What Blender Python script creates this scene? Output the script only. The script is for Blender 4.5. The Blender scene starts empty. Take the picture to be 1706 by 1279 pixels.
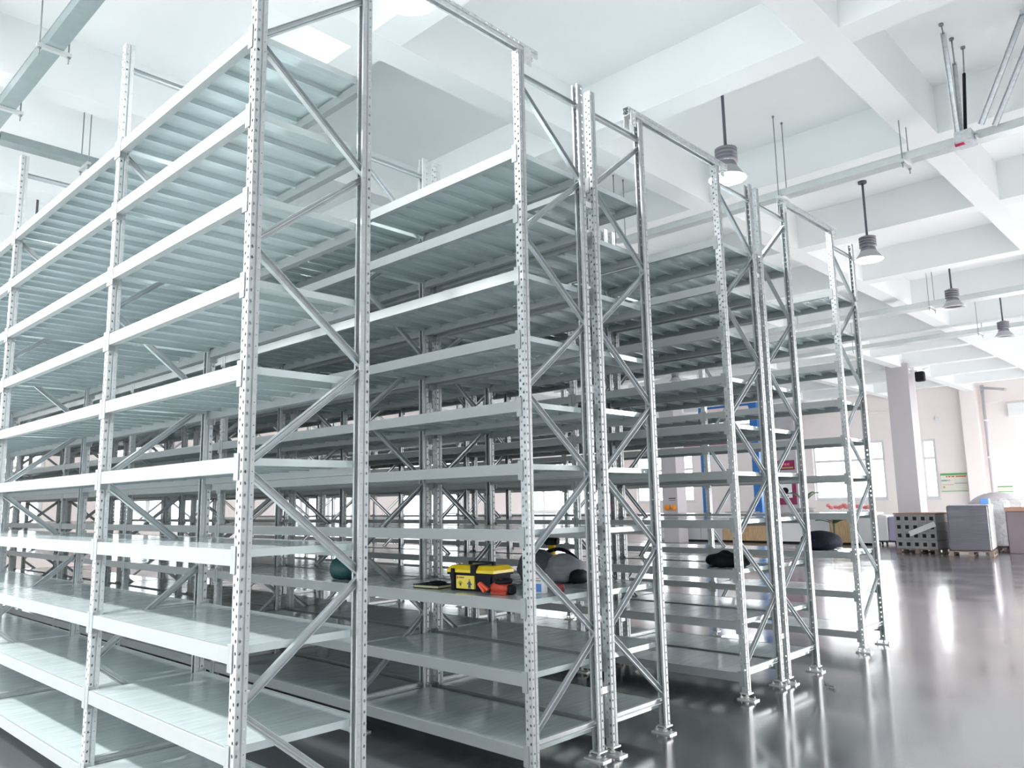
import bpy, math, random
from mathutils import Vector, Matrix
random.seed(7)
PI = math.pi
sc = bpy.context.scene
COL = sc.collection

# ------------------------------------------------------------------ helpers
class MB:
    """collects geometry for ONE mesh object"""
    def __init__(s):
        s.v = []; s.f = []; s.mi = []; s.m = 0; s.sm = []
    def add(s, vs, fs, smooth=False):
        b = len(s.v); s.v += [tuple(p) for p in vs]
        for f in fs:
            s.f.append([b + i for i in f]); s.mi.append(s.m); s.sm.append(smooth)
        return s
    def box(s, x0, y0, z0, x1, y1, z1):
        v = [(x0,y0,z0),(x1,y0,z0),(x1,y1,z0),(x0,y1,z0),(x0,y0,z1),(x1,y0,z1),(x1,y1,z1),(x0,y1,z1)]
        return s.add(v, [(0,3,2,1),(4,5,6,7),(0,1,5,4),(1,2,6,5),(2,3,7,6),(3,0,4,7)])
    def bbox(s, x0, y0, z0, x1, y1, z1, b=0.01):
        """box with chamfered vertical and top edges"""
        b = min(b, (x1-x0)*.45, (y1-y0)*.45, (z1-z0)*.45)
        def ring(i, z): return [(x0+i+b,y0+i,z),(x1-i-b,y0+i,z),(x1-i,y0+i+b,z),(x1-i,y1-i-b,z),(x1-i-b,y1-i,z),(x0+i+b,y1-i,z),(x0+i,y1-i-b,z),(x0+i,y0+i+b,z)]
        vs = ring(b,z0)+ring(0,z0+b)+ring(0,z1-b)+ring(b,z1)
        fs = [tuple(range(7,-1,-1)), tuple(range(24,32))]
        for r in range(3):
            for i in range(8):
                j = (i+1)%8; fs.append((r*8+i, r*8+j, r*8+8+j, r*8+8+i))
        return s.add(vs, fs)
    def cyl(s, p, q, r, n=12, r2=None, cap=True, smooth=True):
        p = Vector(p); q = Vector(q); r2 = r if r2 is None else r2
        d = (q-p).normalized(); a = d.orthogonal().normalized(); c = d.cross(a)
        vs = []
        for P, R in ((p,r),(q,r2)):
            for i in range(n):
                t = 2*PI*i/n; vs.append(P + a*R*math.cos(t) + c*R*math.sin(t))
        s.add(vs, [(i,(i+1)%n,n+(i+1)%n,n+i) for i in range(n)], smooth)
        if cap:
            b = len(s.v)-2*n
            s.f.append([b+i for i in range(n-1,-1,-1)]); s.f.append([b+n+i for i in range(n)])
            s.mi += [s.m]*2; s.sm += [False]*2
        return s
    def lathe(s, prof, c=(0,0,0), n=28, smooth=True):
        vs = []; fs = []
        for r, z in prof:
            for i in range(n):
                t = 2*PI*i/n; vs.append((c[0]+r*math.cos(t), c[1]+r*math.sin(t), c[2]+z))
        for k in range(len(prof)-1):
            for i in range(n):
                j = (i+1)%n; fs.append((k*n+i, k*n+j, (k+1)*n+j, (k+1)*n+i))
        return s.add(vs, fs, smooth)
    def sweep(s, prof, p, q, side, closed=False):
        """extrude a 2D profile [(a,b)] from p to q; a along `side`, b along side x dir"""
        p = Vector(p); q = Vector(q); d = (q-p).normalized(); sd = Vector(side); sd = (sd - d*sd.dot(d)).normalized(); u = d.cross(sd)
        n = len(prof); vs = [P + sd*a + u*b for P in (p,q) for a,b in prof]
        fs = [(i,(i+1)%n,n+(i+1)%n,n+i) for i in range(n if closed else n-1)]
        if closed: fs += [tuple(range(n-1,-1,-1)), tuple(range(n,2*n))]
        return s.add(vs, fs)
    def blob(s, c, r, n=20, m=12, fn=None):
        """ellipsoid, optionally displaced by fn(dir)->scale"""
        vs = []; fs = []
        for j in range(m+1):
            ph = -PI/2 + PI*j/m
            for i in range(n):
                t = 2*PI*i/n
                d = Vector((math.cos(ph)*math.cos(t), math.cos(ph)*math.sin(t), math.sin(ph)))
                k = fn(d) if fn else 1.0
                vs.append((c[0]+d.x*r[0]*k, c[1]+d.y*r[1]*k, c[2]+d.z*r[2]*k))
        for j in range(m):
            for i in range(n):
                fs.append((j*n+i, j*n+(i+1)%n, (j+1)*n+(i+1)%n, (j+1)*n+i))
        return s.add(vs, fs, True)
    def mesh(s, name, mats):
        me = bpy.data.meshes.new(name); me.from_pydata(s.v, [], s.f)
        for m in (mats if isinstance(mats, (list, tuple)) else [mats]): me.materials.append(m)
        me.polygons.foreach_set('material_index', s.mi); me.polygons.foreach_set('use_smooth', s.sm)
        me.update(); return me
    def build(s, name, mats, parent=None, loc=None, rotz=0):
        return obj(name, s.mesh(name, mats), parent, loc, rotz)

def obj(name, me, parent=None, loc=None, rotz=0):
    o = bpy.data.objects.new(name, me); COL.objects.link(o)
    if parent: o.parent = parent
    if loc: o.location = loc
    if rotz: o.rotation_euler = (0, 0, rotz)
    return o
def tag(o, label, cat, group=None, kind=None):
    o['label'] = label; o['category'] = cat
    if group: o['group'] = group
    if kind: o['kind'] = kind
    return o
def thing(name, label, cat, loc=(0,0,0), rotz=0, group=None):
    o = bpy.data.objects.new(name, None); COL.objects.link(o); o.empty_display_size = .1
    o.location = loc; o.rotation_euler = (0, 0, rotz)
    return tag(o, label, cat, group)
def struct(name, mb, mat):
    o = mb.build(name, mat); o['kind'] = 'structure'; return o
def solid(me, t, offset=0):
    """bake a sheet-metal thickness into a mesh once, so that all copies share it"""
    o = bpy.data.objects.new('tmp', me); COL.objects.link(o)
    md = o.modifiers.new('s', 'SOLIDIFY'); md.thickness = t; md.offset = offset
    dg = bpy.context.evaluated_depsgraph_get()
    m2 = bpy.data.meshes.new_from_object(o.evaluated_get(dg)); m2.name = me.name
    bpy.data.objects.remove(o); return m2

def flat(mb):
    mb.v = [(x,y,max(z,0.0)) for x,y,z in mb.v]; return mb

# ------------------------------------------------------------------ materials
def mat(name, col, rough=.5, metal=0.0, noise=0.0, nscale=8.0, spec=.5, stretch=None, rnoise=0.0, emit=None, estr=0, coat=0, coat_rough=.05, bump=0, bscale=40, ior=None, aniso=0):
    m = bpy.data.materials.new(name); m.use_nodes = True
    nt = m.node_tree; b = nt.nodes['Principled BSDF']
    b.inputs['Base Color'].default_value = (*col, 1); b.inputs['Roughness'].default_value = rough
    b.inputs['Metallic'].default_value = metal; b.inputs['Specular IOR Level'].default_value = spec
    if ior: b.inputs['IOR'].default_value = ior
    if aniso: b.inputs['Anisotropic'].default_value = aniso
    if coat: b.inputs['Coat Weight'].default_value = coat; b.inputs['Coat Roughness'].default_value = coat_rough
    if emit: b.inputs['Emission Color'].default_value = (*emit, 1); b.inputs['Emission Strength'].default_value = estr
    if noise or rnoise or bump:
        tc = nt.nodes.new('ShaderNodeTexCoord'); mp = nt.nodes.new('ShaderNodeMapping')
        if stretch: mp.inputs['Scale'].default_value = stretch
        nt.links.new(tc.outputs['Object'], mp.inputs['Vector'])
        nz = nt.nodes.new('ShaderNodeTexNoise'); nz.inputs['Scale'].default_value = nscale; nz.inputs['Detail'].default_value = 4
        nt.links.new(mp.outputs['Vector'], nz.inputs['Vector'])
        if noise:
            r = nt.nodes.new('ShaderNodeValToRGB')
            r.color_ramp.elements[0].position = .3; r.color_ramp.elements[1].position = .7
            r.color_ramp.elements[0].color = (*[max(0, c*(1-noise)) for c in col], 1)
            r.color_ramp.elements[1].color = (*[min(1, c*(1+noise)) for c in col], 1)
            nt.links.new(nz.outputs['Fac'], r.inputs['Fac']); nt.links.new(r.outputs['Color'], b.inputs['Base Color'])
        if rnoise:
            mr = nt.nodes.new('ShaderNodeMapRange'); mr.inputs['From Min'].default_value = .3; mr.inputs['From Max'].default_value = .7
            mr.inputs['To Min'].default_value = max(.02, rough-rnoise); mr.inputs['To Max'].default_value = rough+rnoise
            nt.links.new(nz.outputs['Fac'], mr.inputs['Value']); nt.links.new(mr.outputs['Result'], b.inputs['Roughness'])
        if bump:
            n2 = nt.nodes.new('ShaderNodeTexNoise'); n2.inputs['Scale'].default_value = bscale; n2.inputs['Detail'].default_value = 3
            nt.links.new(mp.outputs['Vector'], n2.inputs['Vector'])
            bp = nt.nodes.new('ShaderNodeBump'); bp.inputs['Strength'].default_value = bump; bp.inputs['Distance'].default_value = .02
            nt.links.new(n2.outputs['Fac'], bp.inputs['Height']); nt.links.new(bp.outputs['Normal'], b.inputs['Normal'])
    return m

M = {}
M['upright'] = mat('galvanised_upright', (.46,.49,.505), .45, .40, .05, 30, rnoise=.04)
M['brace'] = mat('galvanised_brace', (.52,.56,.58), .36, .50, .05, 20, rnoise=.03)
M['beam'] = mat('grey_powder_coat', (.305,.333,.34), .38, .10, .02, 6)
M['deck'] = mat('galvanised_sheet', (.54,.62,.635), .14, .22, .07, 3, stretch=(1,9,1), rnoise=.06)
M['plate'] = mat('zinc_plate', (.70,.72,.72), .4, .6)
M['tie'] = mat('galvanised_tie', (.60,.63,.65), .42, .6, .12, 30)
M['white'] = mat('white_paint', (.86,.88,.88), .6)
M['ceil'] = mat('ceiling_paint', (.87,.895,.90), .85, noise=.012, nscale=1.5)
M['wall'] = mat('wall_paint', (.93,.86,.835), .8, noise=.01, nscale=2)
M['column'] = mat('column_paint', (.52,.50,.525), .75)
M['tray'] = mat('tray_zinc', (.66,.70,.70), .32, .45, .04, 12)
M['rod'] = mat('threaded_rod', (.30,.32,.33), .5, .6)
M['lampgrey'] = mat('lamp_housing', (.24,.24,.27), .5, .3)
M['lampbell'] = mat('lamp_bell', (.42,.43,.45), .5)
M['lampdark'] = mat('lamp_stem', (.10,.10,.13), .5)
M['black'] = mat('black_plastic', (.010,.011,.015), .6, spec=.2)
M['navy'] = mat('navy_cloth', (.010,.013,.030), .8, noise=.2, nscale=20, bump=.3)
M['yellow'] = mat('yellow_plastic', (.85,.62,.02), .35)
M['red'] = mat('red_plastic', (.55,.06,.03), .45, noise=.15, nscale=20)
M['orange'] = mat('orange_plastic', (.85,.30,.02), .4)
M['greycloth'] = mat('grey_cloth', (.13,.135,.17), .85, noise=.15, nscale=14, bump=.4)
M['greycloth2'] = mat('light_grey_cloth', (.33,.34,.37), .85, noise=.1, nscale=14, bump=.4)
M['teal'] = mat('dark_teal_plastic', (.012,.07,.075), .5)
M['blue'] = mat('blue_paint', (.02,.16,.50), .4)
M['bluelight'] = mat('light_blue_card', (.12,.30,.75), .5)
M['wood'] = mat('oak_panel', (.55,.38,.22), .5, noise=.22, nscale=5, stretch=(6,6,.7))
M['pallet'] = mat('pallet_wood', (.17,.13,.11), .75, noise=.2, nscale=6)
M['film'] = mat('stretch_film', (.085,.085,.105), .3, noise=.10, nscale=4, stretch=(.5,.5,9), bump=.5, bscale=8, coat=.4)
M['silver'] = mat('silver_foil', (.72,.72,.74), .28, .6, .12, 9, bump=.8, bscale=10)
M['crate'] = mat('grey_crate', (.24,.24,.25), .6)
M['carton'] = mat('dark_carton', (.11,.09,.10), .7)
M['cartontop'] = mat('brown_board', (.25,.14,.095), .7)
M['greypanel'] = mat('grey_panel', (.60,.61,.64), .5)
M['whitepanel'] = mat('white_panel', (.82,.83,.85), .4)
M['maroon'] = mat('maroon_print', (.25,.02,.08), .5)
M['pink'] = mat('pink_print', (.85,.12,.22), .5)
M['green'] = mat('green_print', (.12,.45,.16), .5)
M['redprint'] = mat('red_print', (.75,.08,.06), .5)
M['lilac'] = mat('lilac_print', (.45,.42,.60), .5)
M['boardcream'] = mat('board_cream', (.80,.78,.68), .6)
M['leaf'] = mat('leaf_green', (.05,.13,.05), .5, noise=.3, nscale=12)
M['pot'] = mat('grey_pot', (.35,.34,.34), .6)
M['pinkflower'] = mat('pink_petal', (.85,.30,.32), .6)
M['frame'] = mat('window_frame', (.80,.81,.82), .45)
M['sky'] = None
def lampdisc(name, e):
    return mat(name, (.9,.9,.9), .4, emit=(1.0,.985,.96), estr=e)
M['lit'] = lampdisc('lamp_diffuser_lit', 110)
M['litfront'] = lampdisc('lamp_diffuser_front', 560)
M['unseen_wall'] = mat('white_wall_paint', (.88,.88,.88), .8)
M['unlit'] = mat('lamp_reflector_dark', (.16,.15,.17), .35, .3)

def glass(name):
    m = bpy.data.materials.new(name); m.use_nodes = True; nt = m.node_tree
    out = nt.nodes['Material Output']; nt.nodes.remove(nt.nodes['Principled BSDF'])
    t = nt.nodes.new('ShaderNodeBsdfTransparent'); t.inputs['Color'].default_value = (.93,.96,.97,1)
    g = nt.nodes.new('ShaderNodeBsdfGlossy'); g.inputs['Roughness'].default_value = .03
    mx = nt.nodes.new('ShaderNodeMixShader'); mx.inputs['Fac'].default_value = .06
    nt.links.new(t.outputs[0], mx.inputs[1]); nt.links.new(g.outputs[0], mx.inputs[2]); nt.links.new(mx.outputs[0], out.inputs['Surface'])
    return m
M['glass'] = glass('clear_pane')

def floor_mat():
    m = bpy.data.materials.new('polished_floor'); m.use_nodes = True; nt = m.node_tree; b = nt.nodes['Principled BSDF']
    tc = nt.nodes.new('ShaderNodeTexCoord')
    n1 = nt.nodes.new('ShaderNodeTexNoise'); n1.inputs['Scale'].default_value = .9; n1.inputs['Detail'].default_value = 6
    nt.links.new(tc.outputs['Object'], n1.inputs['Vector'])
    r = nt.nodes.new('ShaderNodeValToRGB'); r.color_ramp.elements[0].position = .3; r.color_ramp.elements[1].position = .72
    r.color_ramp.elements[0].color = (.058,.056,.066,1); r.color_ramp.elements[1].color = (.12,.114,.124,1)
    nt.links.new(n1.outputs['Fac'], r.inputs['Fac']); nt.links.new(r.outputs['Color'], b.inputs['Base Color'])
    mr = nt.nodes.new('ShaderNodeMapRange'); mr.inputs['From Min'].default_value = .3; mr.inputs['From Max'].default_value = .7
    mr.inputs['To Min'].default_value = .11; mr.inputs['To Max'].default_value = .19
    n2 = nt.nodes.new('ShaderNodeTexNoise'); n2.inputs['Scale'].default_value = 1.1; n2.inputs['Detail'].default_value = 1
    nt.links.new(tc.outputs['Object'], n2.inputs['Vector'])
    nt.links.new(n2.outputs['Fac'], mr.inputs['Value']); nt.links.new(mr.outputs['Result'], b.inputs['Roughness'])
    b.inputs['IOR'].default_value = 7.0
    return m
M['floor'] = floor_mat()

# ------------------------------------------------------------------ camera
p = dict(f=1305.64, yaw=.761105, pitch=.150005, roll=-.0191343, C=(-1.6336,-3.177,1.5774))
cam_d = bpy.data.cameras.new('camera'); cam = bpy.data.objects.new('camera', cam_d); COL.objects.link(cam)
cy, sy, cp, sp = math.cos(p['yaw']), math.sin(p['yaw']), math.cos(p['pitch']), math.sin(p['pitch'])
F = Vector((cy*cp, sy*cp, sp)); R = Vector((sy, -cy, 0)); U = R.cross(F)
cr, sr = math.cos(p['roll']), math.sin(p['roll'])
R2 = R*cr + U*sr; U2 = U*cr - R*sr
cam.matrix_world = Matrix(((R2.x,U2.x,-F.x,p['C'][0]),(R2.y,U2.y,-F.y,p['C'][1]),(R2.z,U2.z,-F.z,p['C'][2]),(0,0,0,1)))
cam_d.sensor_fit = 'HORIZONTAL'; cam_d.sensor_width = 36; cam_d.lens = p['f']*36/1706
cam_d.clip_start = .05; cam_d.clip_end = 200
sc.camera = cam

# ------------------------------------------------------------------ room shell
X0, X1, Y0, Y1 = -5.2, 32.6, -4.9, 22.0
HB, HS = 5.5, 6.05
struct('floor', MB().box(X0, Y0, -.2, X1+.3, Y1+.3, 0), M['floor'])
struct('ceiling', MB().box(X0, Y0, HS, X1+.3, Y1+.3, HS+.2), M['ceil'])
yb = []
k = 0
for k in range(-2, 12):
    xc = 2.13 + 2.772*k
    if xc < X0+.2 or xc > X1-.2: continue
    main = (k in (8, 5, 2, -1))
    struct('ceiling_beam', MB().box(xc-.15, Y0, HB, xc+.15, Y1, HS+.01), M['ceil'])
for j in range(-2, 9):
    yc = -.85 + 2.8*j
    if yc < Y0+.2 or yc > Y1-.2: continue
    struct('ceiling_beam', MB().box(X0, yc-.15, HB-.004, X1, yc+.15, HS+.01), M['ceil'])
for yc in (4.75, 13.15):
    struct('column', MB().box(24.0, yc-.32, 0, 24.64, yc+.32, HB+.1), M['column'])

def wall_cells(axis, pos, t, a0, a1, z1, holes):
    """wall along the other axis from a0..a1, at pos..pos+t, with rectangular openings (lo, hi, zlo, zhi)"""
    mb = MB()
    A = sorted(set([a0, a1] + [h[0] for h in holes] + [h[1] for h in holes]))
    Z = sorted(set([0, z1] + [h[2] for h in holes] + [h[3] for h in holes]))
    for i in range(len(A)-1):
        for j in range(len(Z)-1):
            ac, zc = (A[i]+A[i+1])/2, (Z[j]+Z[j+1])/2
            if any(h[0] < ac < h[1] and h[2] < zc < h[3] for h in holes): continue
            if axis == 'x': mb.box(pos, A[i], Z[j], pos+t, A[i+1], Z[j+1])
            else: mb.box(A[i], pos, Z[j], A[i+1], pos+t, Z[j+1])
    return mb
wins_far = [(8.18,11.2,1.43,3.86),(6.22,6.76,1.42,3.78),(13.6,16.2,4.4,5.3),(17.2,20.6,1.45,3.8)]
door_far = (-1.6,3.40,0,4.40)
struct('wall_far', wall_cells('x', X1, .24, Y0, Y1+.24, HS, wins_far+[door_far]), M['wall'])
struct('unseen_wall_right', wall_cells('y', Y0-.24, .24, X0, X1, HS, [(9.0,32.3,0,4.2)]), M['unseen_wall'])  # wall out of view, its long opening shaped to steer daylight
struct('unseen_wall_back', wall_cells('x', X0-.24, .24, Y0-.24, Y1, HS, [(-.9,7.0,0,HS)]), M['unseen_wall'])  # wall out of view, added to block daylight on both sides of its opening
wins_left = [(2.0,5.4,1.1,3.6),(7.2,10.6,1.1,3.6),(12.6,16.0,1.1,3.6),(18.2,21.6,1.1,3.6),(25.6,29.6,1.1,3.6)]
struct('wall_left', wall_cells('y', Y1, .24, X0, X1, HS, wins_left), M['wall'])

def window(idx, axis, pos, a0, a1, z0, z1, nv, zbar):
    w = bpy.data.objects.new('window_%d' % idx, None); COL.objects.link(w); w['kind'] = 'structure'
    f = MB(); g = MB(); t = .10
    def bx(mb, a, b, za, zb, d0, d1):
        if axis == 'x': mb.box(pos+d0, a, za, pos+d1, b, zb)
        else: mb.box(a, pos+d0, za, b, pos+d1, zb)
    bx(f, a0, a0+t, z0, z1, .06, .14); bx(f, a1-t, a1, z0, z1, .06, .14)
    bx(f, a0+t, a1-t, z0, z0+t, .06, .14); bx(f, a0+t, a1-t, z1-t, z1, .06, .14)
    for i in range(1, nv):
        a = a0 + (a1-a0)*i/nv; bx(f, a-.06, a+.06, z0+t, z1-t, .05, .15)
    bx(f, a0+t, a1-t, zbar-.05, zbar+.05, .04, .16)
    bx(g, a0+t, a1-t, z0+t, z1-t, .095, .105)
    fr = f.build('window_frame', M['frame'], w); g.build('window_pane', M['glass'], w)
    s = MB(); bx(s, a0-.08, a1+.08, z0-.05, z0, -.06, .16); s.build('window_sill', M['frame'], w)
for i, (a0,a1,z0,z1) in enumerate(wins_far): window(i+1, 'x', X1, a0, a1, z0, z1, 2 if a1-a0 > 2 else 1, z0+(z1-z0)*.68)
for i, (a0,a1,z0,z1) in enumerate(wins_left): window(i+5, 'y', Y1, a0, a1, z0, z1, 3, z0+(z1-z0)*.68)
# glazed goods door at the far right, with roller box
d = bpy.data.objects.new('door_1', None); COL.objects.link(d); d['kind'] = 'structure'
f = MB()
for y in (-1.6, .05, 1.7, 3.32): f.box(X1+.04, y, 0, X1+.16, y+.08, 4.4)
for z in (0, 1.35, 2.9, 4.3): f.box(X1+.05, -1.6, z, X1+.15, 3.4, z+.1)
f.build('door_frame', M['frame'], d); MB().box(X1+.09, -1.55, .05, X1+.10, 3.35, 4.35).build('door_pane', M['glass'], d)
MB().box(X1-.25, -1.75, 4.42, X1, 3.55, 4.9).build('roller_box', M['white'], d)
# pilasters on the far wall
struct('trim_1', MB().box(X1-.35, 4.55, 0, X1, 5.1, HB+.1), M['wall'])
struct('trim_2', MB().box(X1-.45, 11.75, 0, X1, 12.95, HB+.1), M['column'])
struct('trim_3', MB().box(X1-.04, Y0, 5.0, X1, Y1, 5.06), M['wall'])

# ------------------------------------------------------------------ rack component meshes (shared by every copy)
W2, D = .026, .052
ZT = 4.459
def perforated(mb, P, Q, n, z0, hw, hh, off=0, pitch=.05):
    """strip between vertical lines P and Q (xy) with n octagonal holes, one per pitch"""
    P = Vector((P[0],P[1],0)); Q = Vector((Q[0],Q[1],0)); w = (Q-P).length; d = (Q-P)/w; c = w/2
    z = z0
    if off: mb.add([P+Vector((0,0,z)), Q+Vector((0,0,z)), Q+Vector((0,0,z+off)), P+Vector((0,0,z+off))], [(0,1,2,3)]); z += off
    k = .3
    for i in range(n):
        zc = z + pitch/2
        o = [P+Vector((0,0,z)), Q+Vector((0,0,z)), Q+Vector((0,0,z+pitch)), P+Vector((0,0,z+pitch))]
        h = []
        for a, b in ((-k,-1),(k,-1),(1,-k),(1,k),(k,1),(-k,1),(-1,k),(-1,-k)):
            h.append(P + d*(c + a*hw) + Vector((0,0,zc + b*hh)))
        mb.add(o+h, [(0,1,5,4),(1,2,7,6),(2,3,9,8),(3,0,11,10),(0,4,11),(1,6,5),(2,8,7),(3,10,9)])
        z += pitch
    if off: mb.add([P+Vector((0,0,z)), Q+Vector((0,0,z)), Q+Vector((0,0,z0+n*pitch+pitch)), P+Vector((0,0,z0+n*pitch+pitch))], [(0,1,2,3)])
def upright_mesh(z0, z1, name):
    mb = MB(); n = int(round((z1-z0)/.05))
    H = n*.05
    perforated(mb, (0,0), (0,-W2), n, z0, .0066, .0085)
    perforated(mb, (0,W2), (0,0), n-1, z0, .0066, .0085, off=.025)
    for s in (-1, 1):
        def q(a, b): mb.add([(a[0],s*a[1],z0),(b[0],s*b[1],z0),(b[0],s*b[1],z0+H),(a[0],s*a[1],z0+H)], [(0,1,2,3) if s < 0 else (3,2,1,0)])
        perforated(mb, (0,s*W2), (.022,s*W2), n, z0, .0058, .0075)
        q((.022,W2),(.0245,W2-.006)); q((.0245,W2-.006),(.0305,W2-.006)); q((.0305,W2-.006),(.033,W2))
        perforated(mb, (.033,s*W2), (D,s*W2), n, z0, .0026, .0032)
        q((D,W2),(D,W2-.012))
    me = mb.mesh(name, M['upright']); return solid(me, .0022)
ME = {}
ME['upright'] = upright_mesh(.055, ZT, 'upright')
def foot_mesh():
    mb = MB()
    mb.box(-.012,-.038,.046,.064,.038,.056)           # cap under the post
    mb.cyl((.026,0,.012),(.026,0,.046),.010,10)
    mb.cyl((.026,0,.012),(.026,0,.024),.018,6,smooth=False)
    mb.box(-.016,-.085,0,.068,.065,.010)
    for y in (-.068,.048): mb.cyl((.026,y,.010),(.026,y,.020),.011,6,smooth=False); mb.cyl((.026,y,.02),(.026,y,.034),.005,8)
    return mb.mesh('foot_plate', M['plate'])
ME['foot'] = foot_mesh()
BP = [(-.016,.013),(-.017,-.011),(-.014,-.013),(-.006,-.013),(-.004,-.009),(.004,-.009),(.006,-.013),(.014,-.013),(.017,-.011),(.016,.013)]
def brace_mesh(za, zb, name):
    mb = MB(); mb.sweep(BP, (.030,0,za), (.620,0,zb), (0,0,1) if za == zb else (-(zb-za),0,.59))
    # sweep's second axis must point along +y for the open side
    me = mb.mesh(name, M['brace']); me = solid(me, .0018)
    return me
ME['desc'] = brace_mesh(.235, -.235, 'brace'); ME['asc'] = brace_mesh(-.235, .235, 'brace'); ME['flat'] = brace_mesh(0, 0, 'brace')
def beam_mesh(L, name, lo=False):
    """stepped box beam, local y from 0 to L between post centres, face at x=-.004, top at z=0"""
    mb = MB()
    P = [(-.004,-.068),(-.004,-.002),(-.002,0),(.009,0),(.011,-.002),(.011,-.018),(.036,-.018),(.036,-.068)]
    a, b = W2+.001, L-W2-.001
    vs = [(x,y,z) for y in (a,b) for x,z in P]; n = len(P)
    mb.add(vs, [(i,n+i,n+(i+1)%n,(i+1)%n) for i in range(n)] + [tuple(range(n)), tuple(range(2*n-1,n-1,-1))])
    for y0, y1, ys in ((.003, a+.016, a-.0005), (b-.016, L-.003, b+.0005)):
        mb.box(-.0075, y0, -.100, -.0035, y1, .016)              # hooked end plate on the face of the post
        mb.box(-.0075, min(ys,ys+.003 if ys<1 else ys-.003), -.100, .036, max(ys,ys+.003 if ys<1 else ys-.003), .016)
    return mb.mesh(name, M['beam'])
def deck_mesh(L, name):
    mb = MB(); a, b = W2+.004, L-W2-.004
    n = round((b-a)/.198); w = (b-a)/n; x0, x1 = .0125, .6375; T = .0014
    for i in range(n):
        y0, y1 = a+i*w+.0006, a+(i+1)*w-.0006
        mb.box(x0, y0, -T, x1, y1, 0)
        mb.box(x0, y0, -.016, x0+T, y1, -T); mb.box(x1-T, y0, -.016, x1, y1, -T)
        for y, s in ((y0,1),(y1,-1)):
            ya, yb_ = sorted((y, y+s*T)); mb.box(.046, ya, -.034, .604, yb_, -T)
            ya, yb_ = sorted((y+s*T, y+s*.011)); mb.box(.046, ya, -.034, .604, yb_, -.034+T)
    return mb.mesh(name, M['deck'])
FY = [0, 1.6661, 3.8686, 6.0712, 8.2738, 10.4764, 12.679]
for L, key in ((1.6661,'s'), (2.2025,'l')):
    ME['beam'+key] = beam_mesh(L, 'beam'); ME['deck'+key] = deck_mesh(L, 'shelf_panel')

RACKS = [
 (0.0,  'B', {2:.006, 6:-.007}, 'single galvanised storage rack in front of all the others, its lower shelf fronts brightly lit'),
 (1.790,'A', {5:-.015,6:.007,7:.016,8:.010}, 'galvanised storage rack carrying the yellow toolbox, facing the first aisle'),
 (2.530,'B', {}, 'galvanised storage rack carrying the grey backpack, directly behind the rack with the yellow toolbox'),
 (4.302,'A', {}, 'galvanised storage rack carrying a small crumpled black bag, beyond the second aisle'),
 (5.036,'B', {}, 'galvanised storage rack carrying only a tiny pouch, backing onto the crumpled bag rack'),
 (6.792,'A', {}, 'galvanised storage rack carrying the big rounded navy bag, last of the rows')]
ZL = {}
def rack(idx, x, typ, adj, label):
    r = thing('storage_rack', label, 'storage rack', (x,0,0), 0, 'rows of galvanised storage racks')
    nodes = [(4.0, 'desc' if typ == 'A' else 'asc')]
    for fy in FY:
        for rear in (0, 1):
            u = obj('upright', ME['upright'], r, (.65 if rear else 0, fy, 0), PI if rear else 0)
            obj('foot_plate', ME['foot'], u)
        t = typ
        for q in range(8):
            key = ('desc','asc')[(q + (t == 'B')) % 2]
            obj('brace', ME[key], r, (0, fy, 4.0 - .5*q))
        obj('brace', ME['flat'], r, (0, fy, 4.30)); obj('brace', ME['flat'], r, (0, fy, .222))
    far = MB()
    for b in range(len(FY)-1):
        key = 's' if b == 0 else 'l'; L = FY[b+1]-FY[b]
        for k in range(1, 11):
            z = .2014 + .4*(10-k) + adj.get(k, 0); ZL[(idx,k)] = z
            if b < 5:
                obj('beam', ME['beam'+key], r, (0, FY[b], z)); obj('beam', ME['beam'+key], r, (.65, FY[b+1], z), PI)
            else:
                bm_ = ME['beaml']
                for rear in (0, 1):
                    vs = [(v.co.x, v.co.y+FY[b], v.co.z+z) if not rear else (.65-v.co.x, FY[b+1]-v.co.y, v.co.z+z) for v in bm_.vertices]
                    far.add(vs, [tuple(pl.vertices) for pl in bm_.polygons])
            obj('shelf_panel', ME['deck'+key], r, (0, FY[b], z-.0015))
    o = far.build('beam', M['beam'], r); o['kind'] = 'stuff'
    return r
R_ = [rack(i+1, *a) for i, a in enumerate(RACKS)]
# spacers that join the back-to-back pairs (bolted to the first rack of each pair)
for i, gap in ((1, .09), (3, .084)):
    for fy in FY:
        for z in (.40, 3.60):
            mb = MB(); mb.sweep([(-.02,.012),(-.02,-.012),(.02,-.012),(.02,.012)], (.65,fy,z), (.65+gap-.002,fy,z), (0,0,1), True)
            mb.build('row_spacer', M['plate'], R_[i])
# tie bars over the aisles: lengths of upright section lying across the tops
def tie(xa, xb, label):
    L = round((xb-xa)/.05)*.05
    me = upright_mesh(0, L, 'tie_bar'); me.materials.clear(); me.materials.append(M['tie'])
    t = thing('tie_bar', label, 'tie bar', (xa, 0, ZT), 0, 'tie bars over the aisles')
    o = obj('channel', me, t)
    # profile: length z -> x, front face (-x) -> up, width y stays
    o.matrix_local = Matrix(((0,0,1,0),(0,1,0,0),(-1,0,0,D+.004),(0,0,0,1)))
    for xx in (.045, L-.11):
        b = MB()
        b.box(xx-.03, -.03, 0, xx+.036, .03, .004)
        b.box(xx-.03, -.034, -.09, xx+.036, -.030, .03); b.box(xx-.03, .030, -.09, xx+.036, .034, .03)
        for z in (-.07,-.035,.012): b.cyl((xx,-.034,z),(xx,-.046,z),.010,6,smooth=False)
        b.build('clamp', M['plate'], t)
tie(.53, 1.965, 'perforated tie bar spanning from the front rack to the toolbox rack')
tie(3.005, 4.48, 'perforated tie bar spanning the second aisle, high at the top of the posts')
tie(5.60, 6.97, 'perforated tie bar spanning to the last rack with the navy bag')

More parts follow.
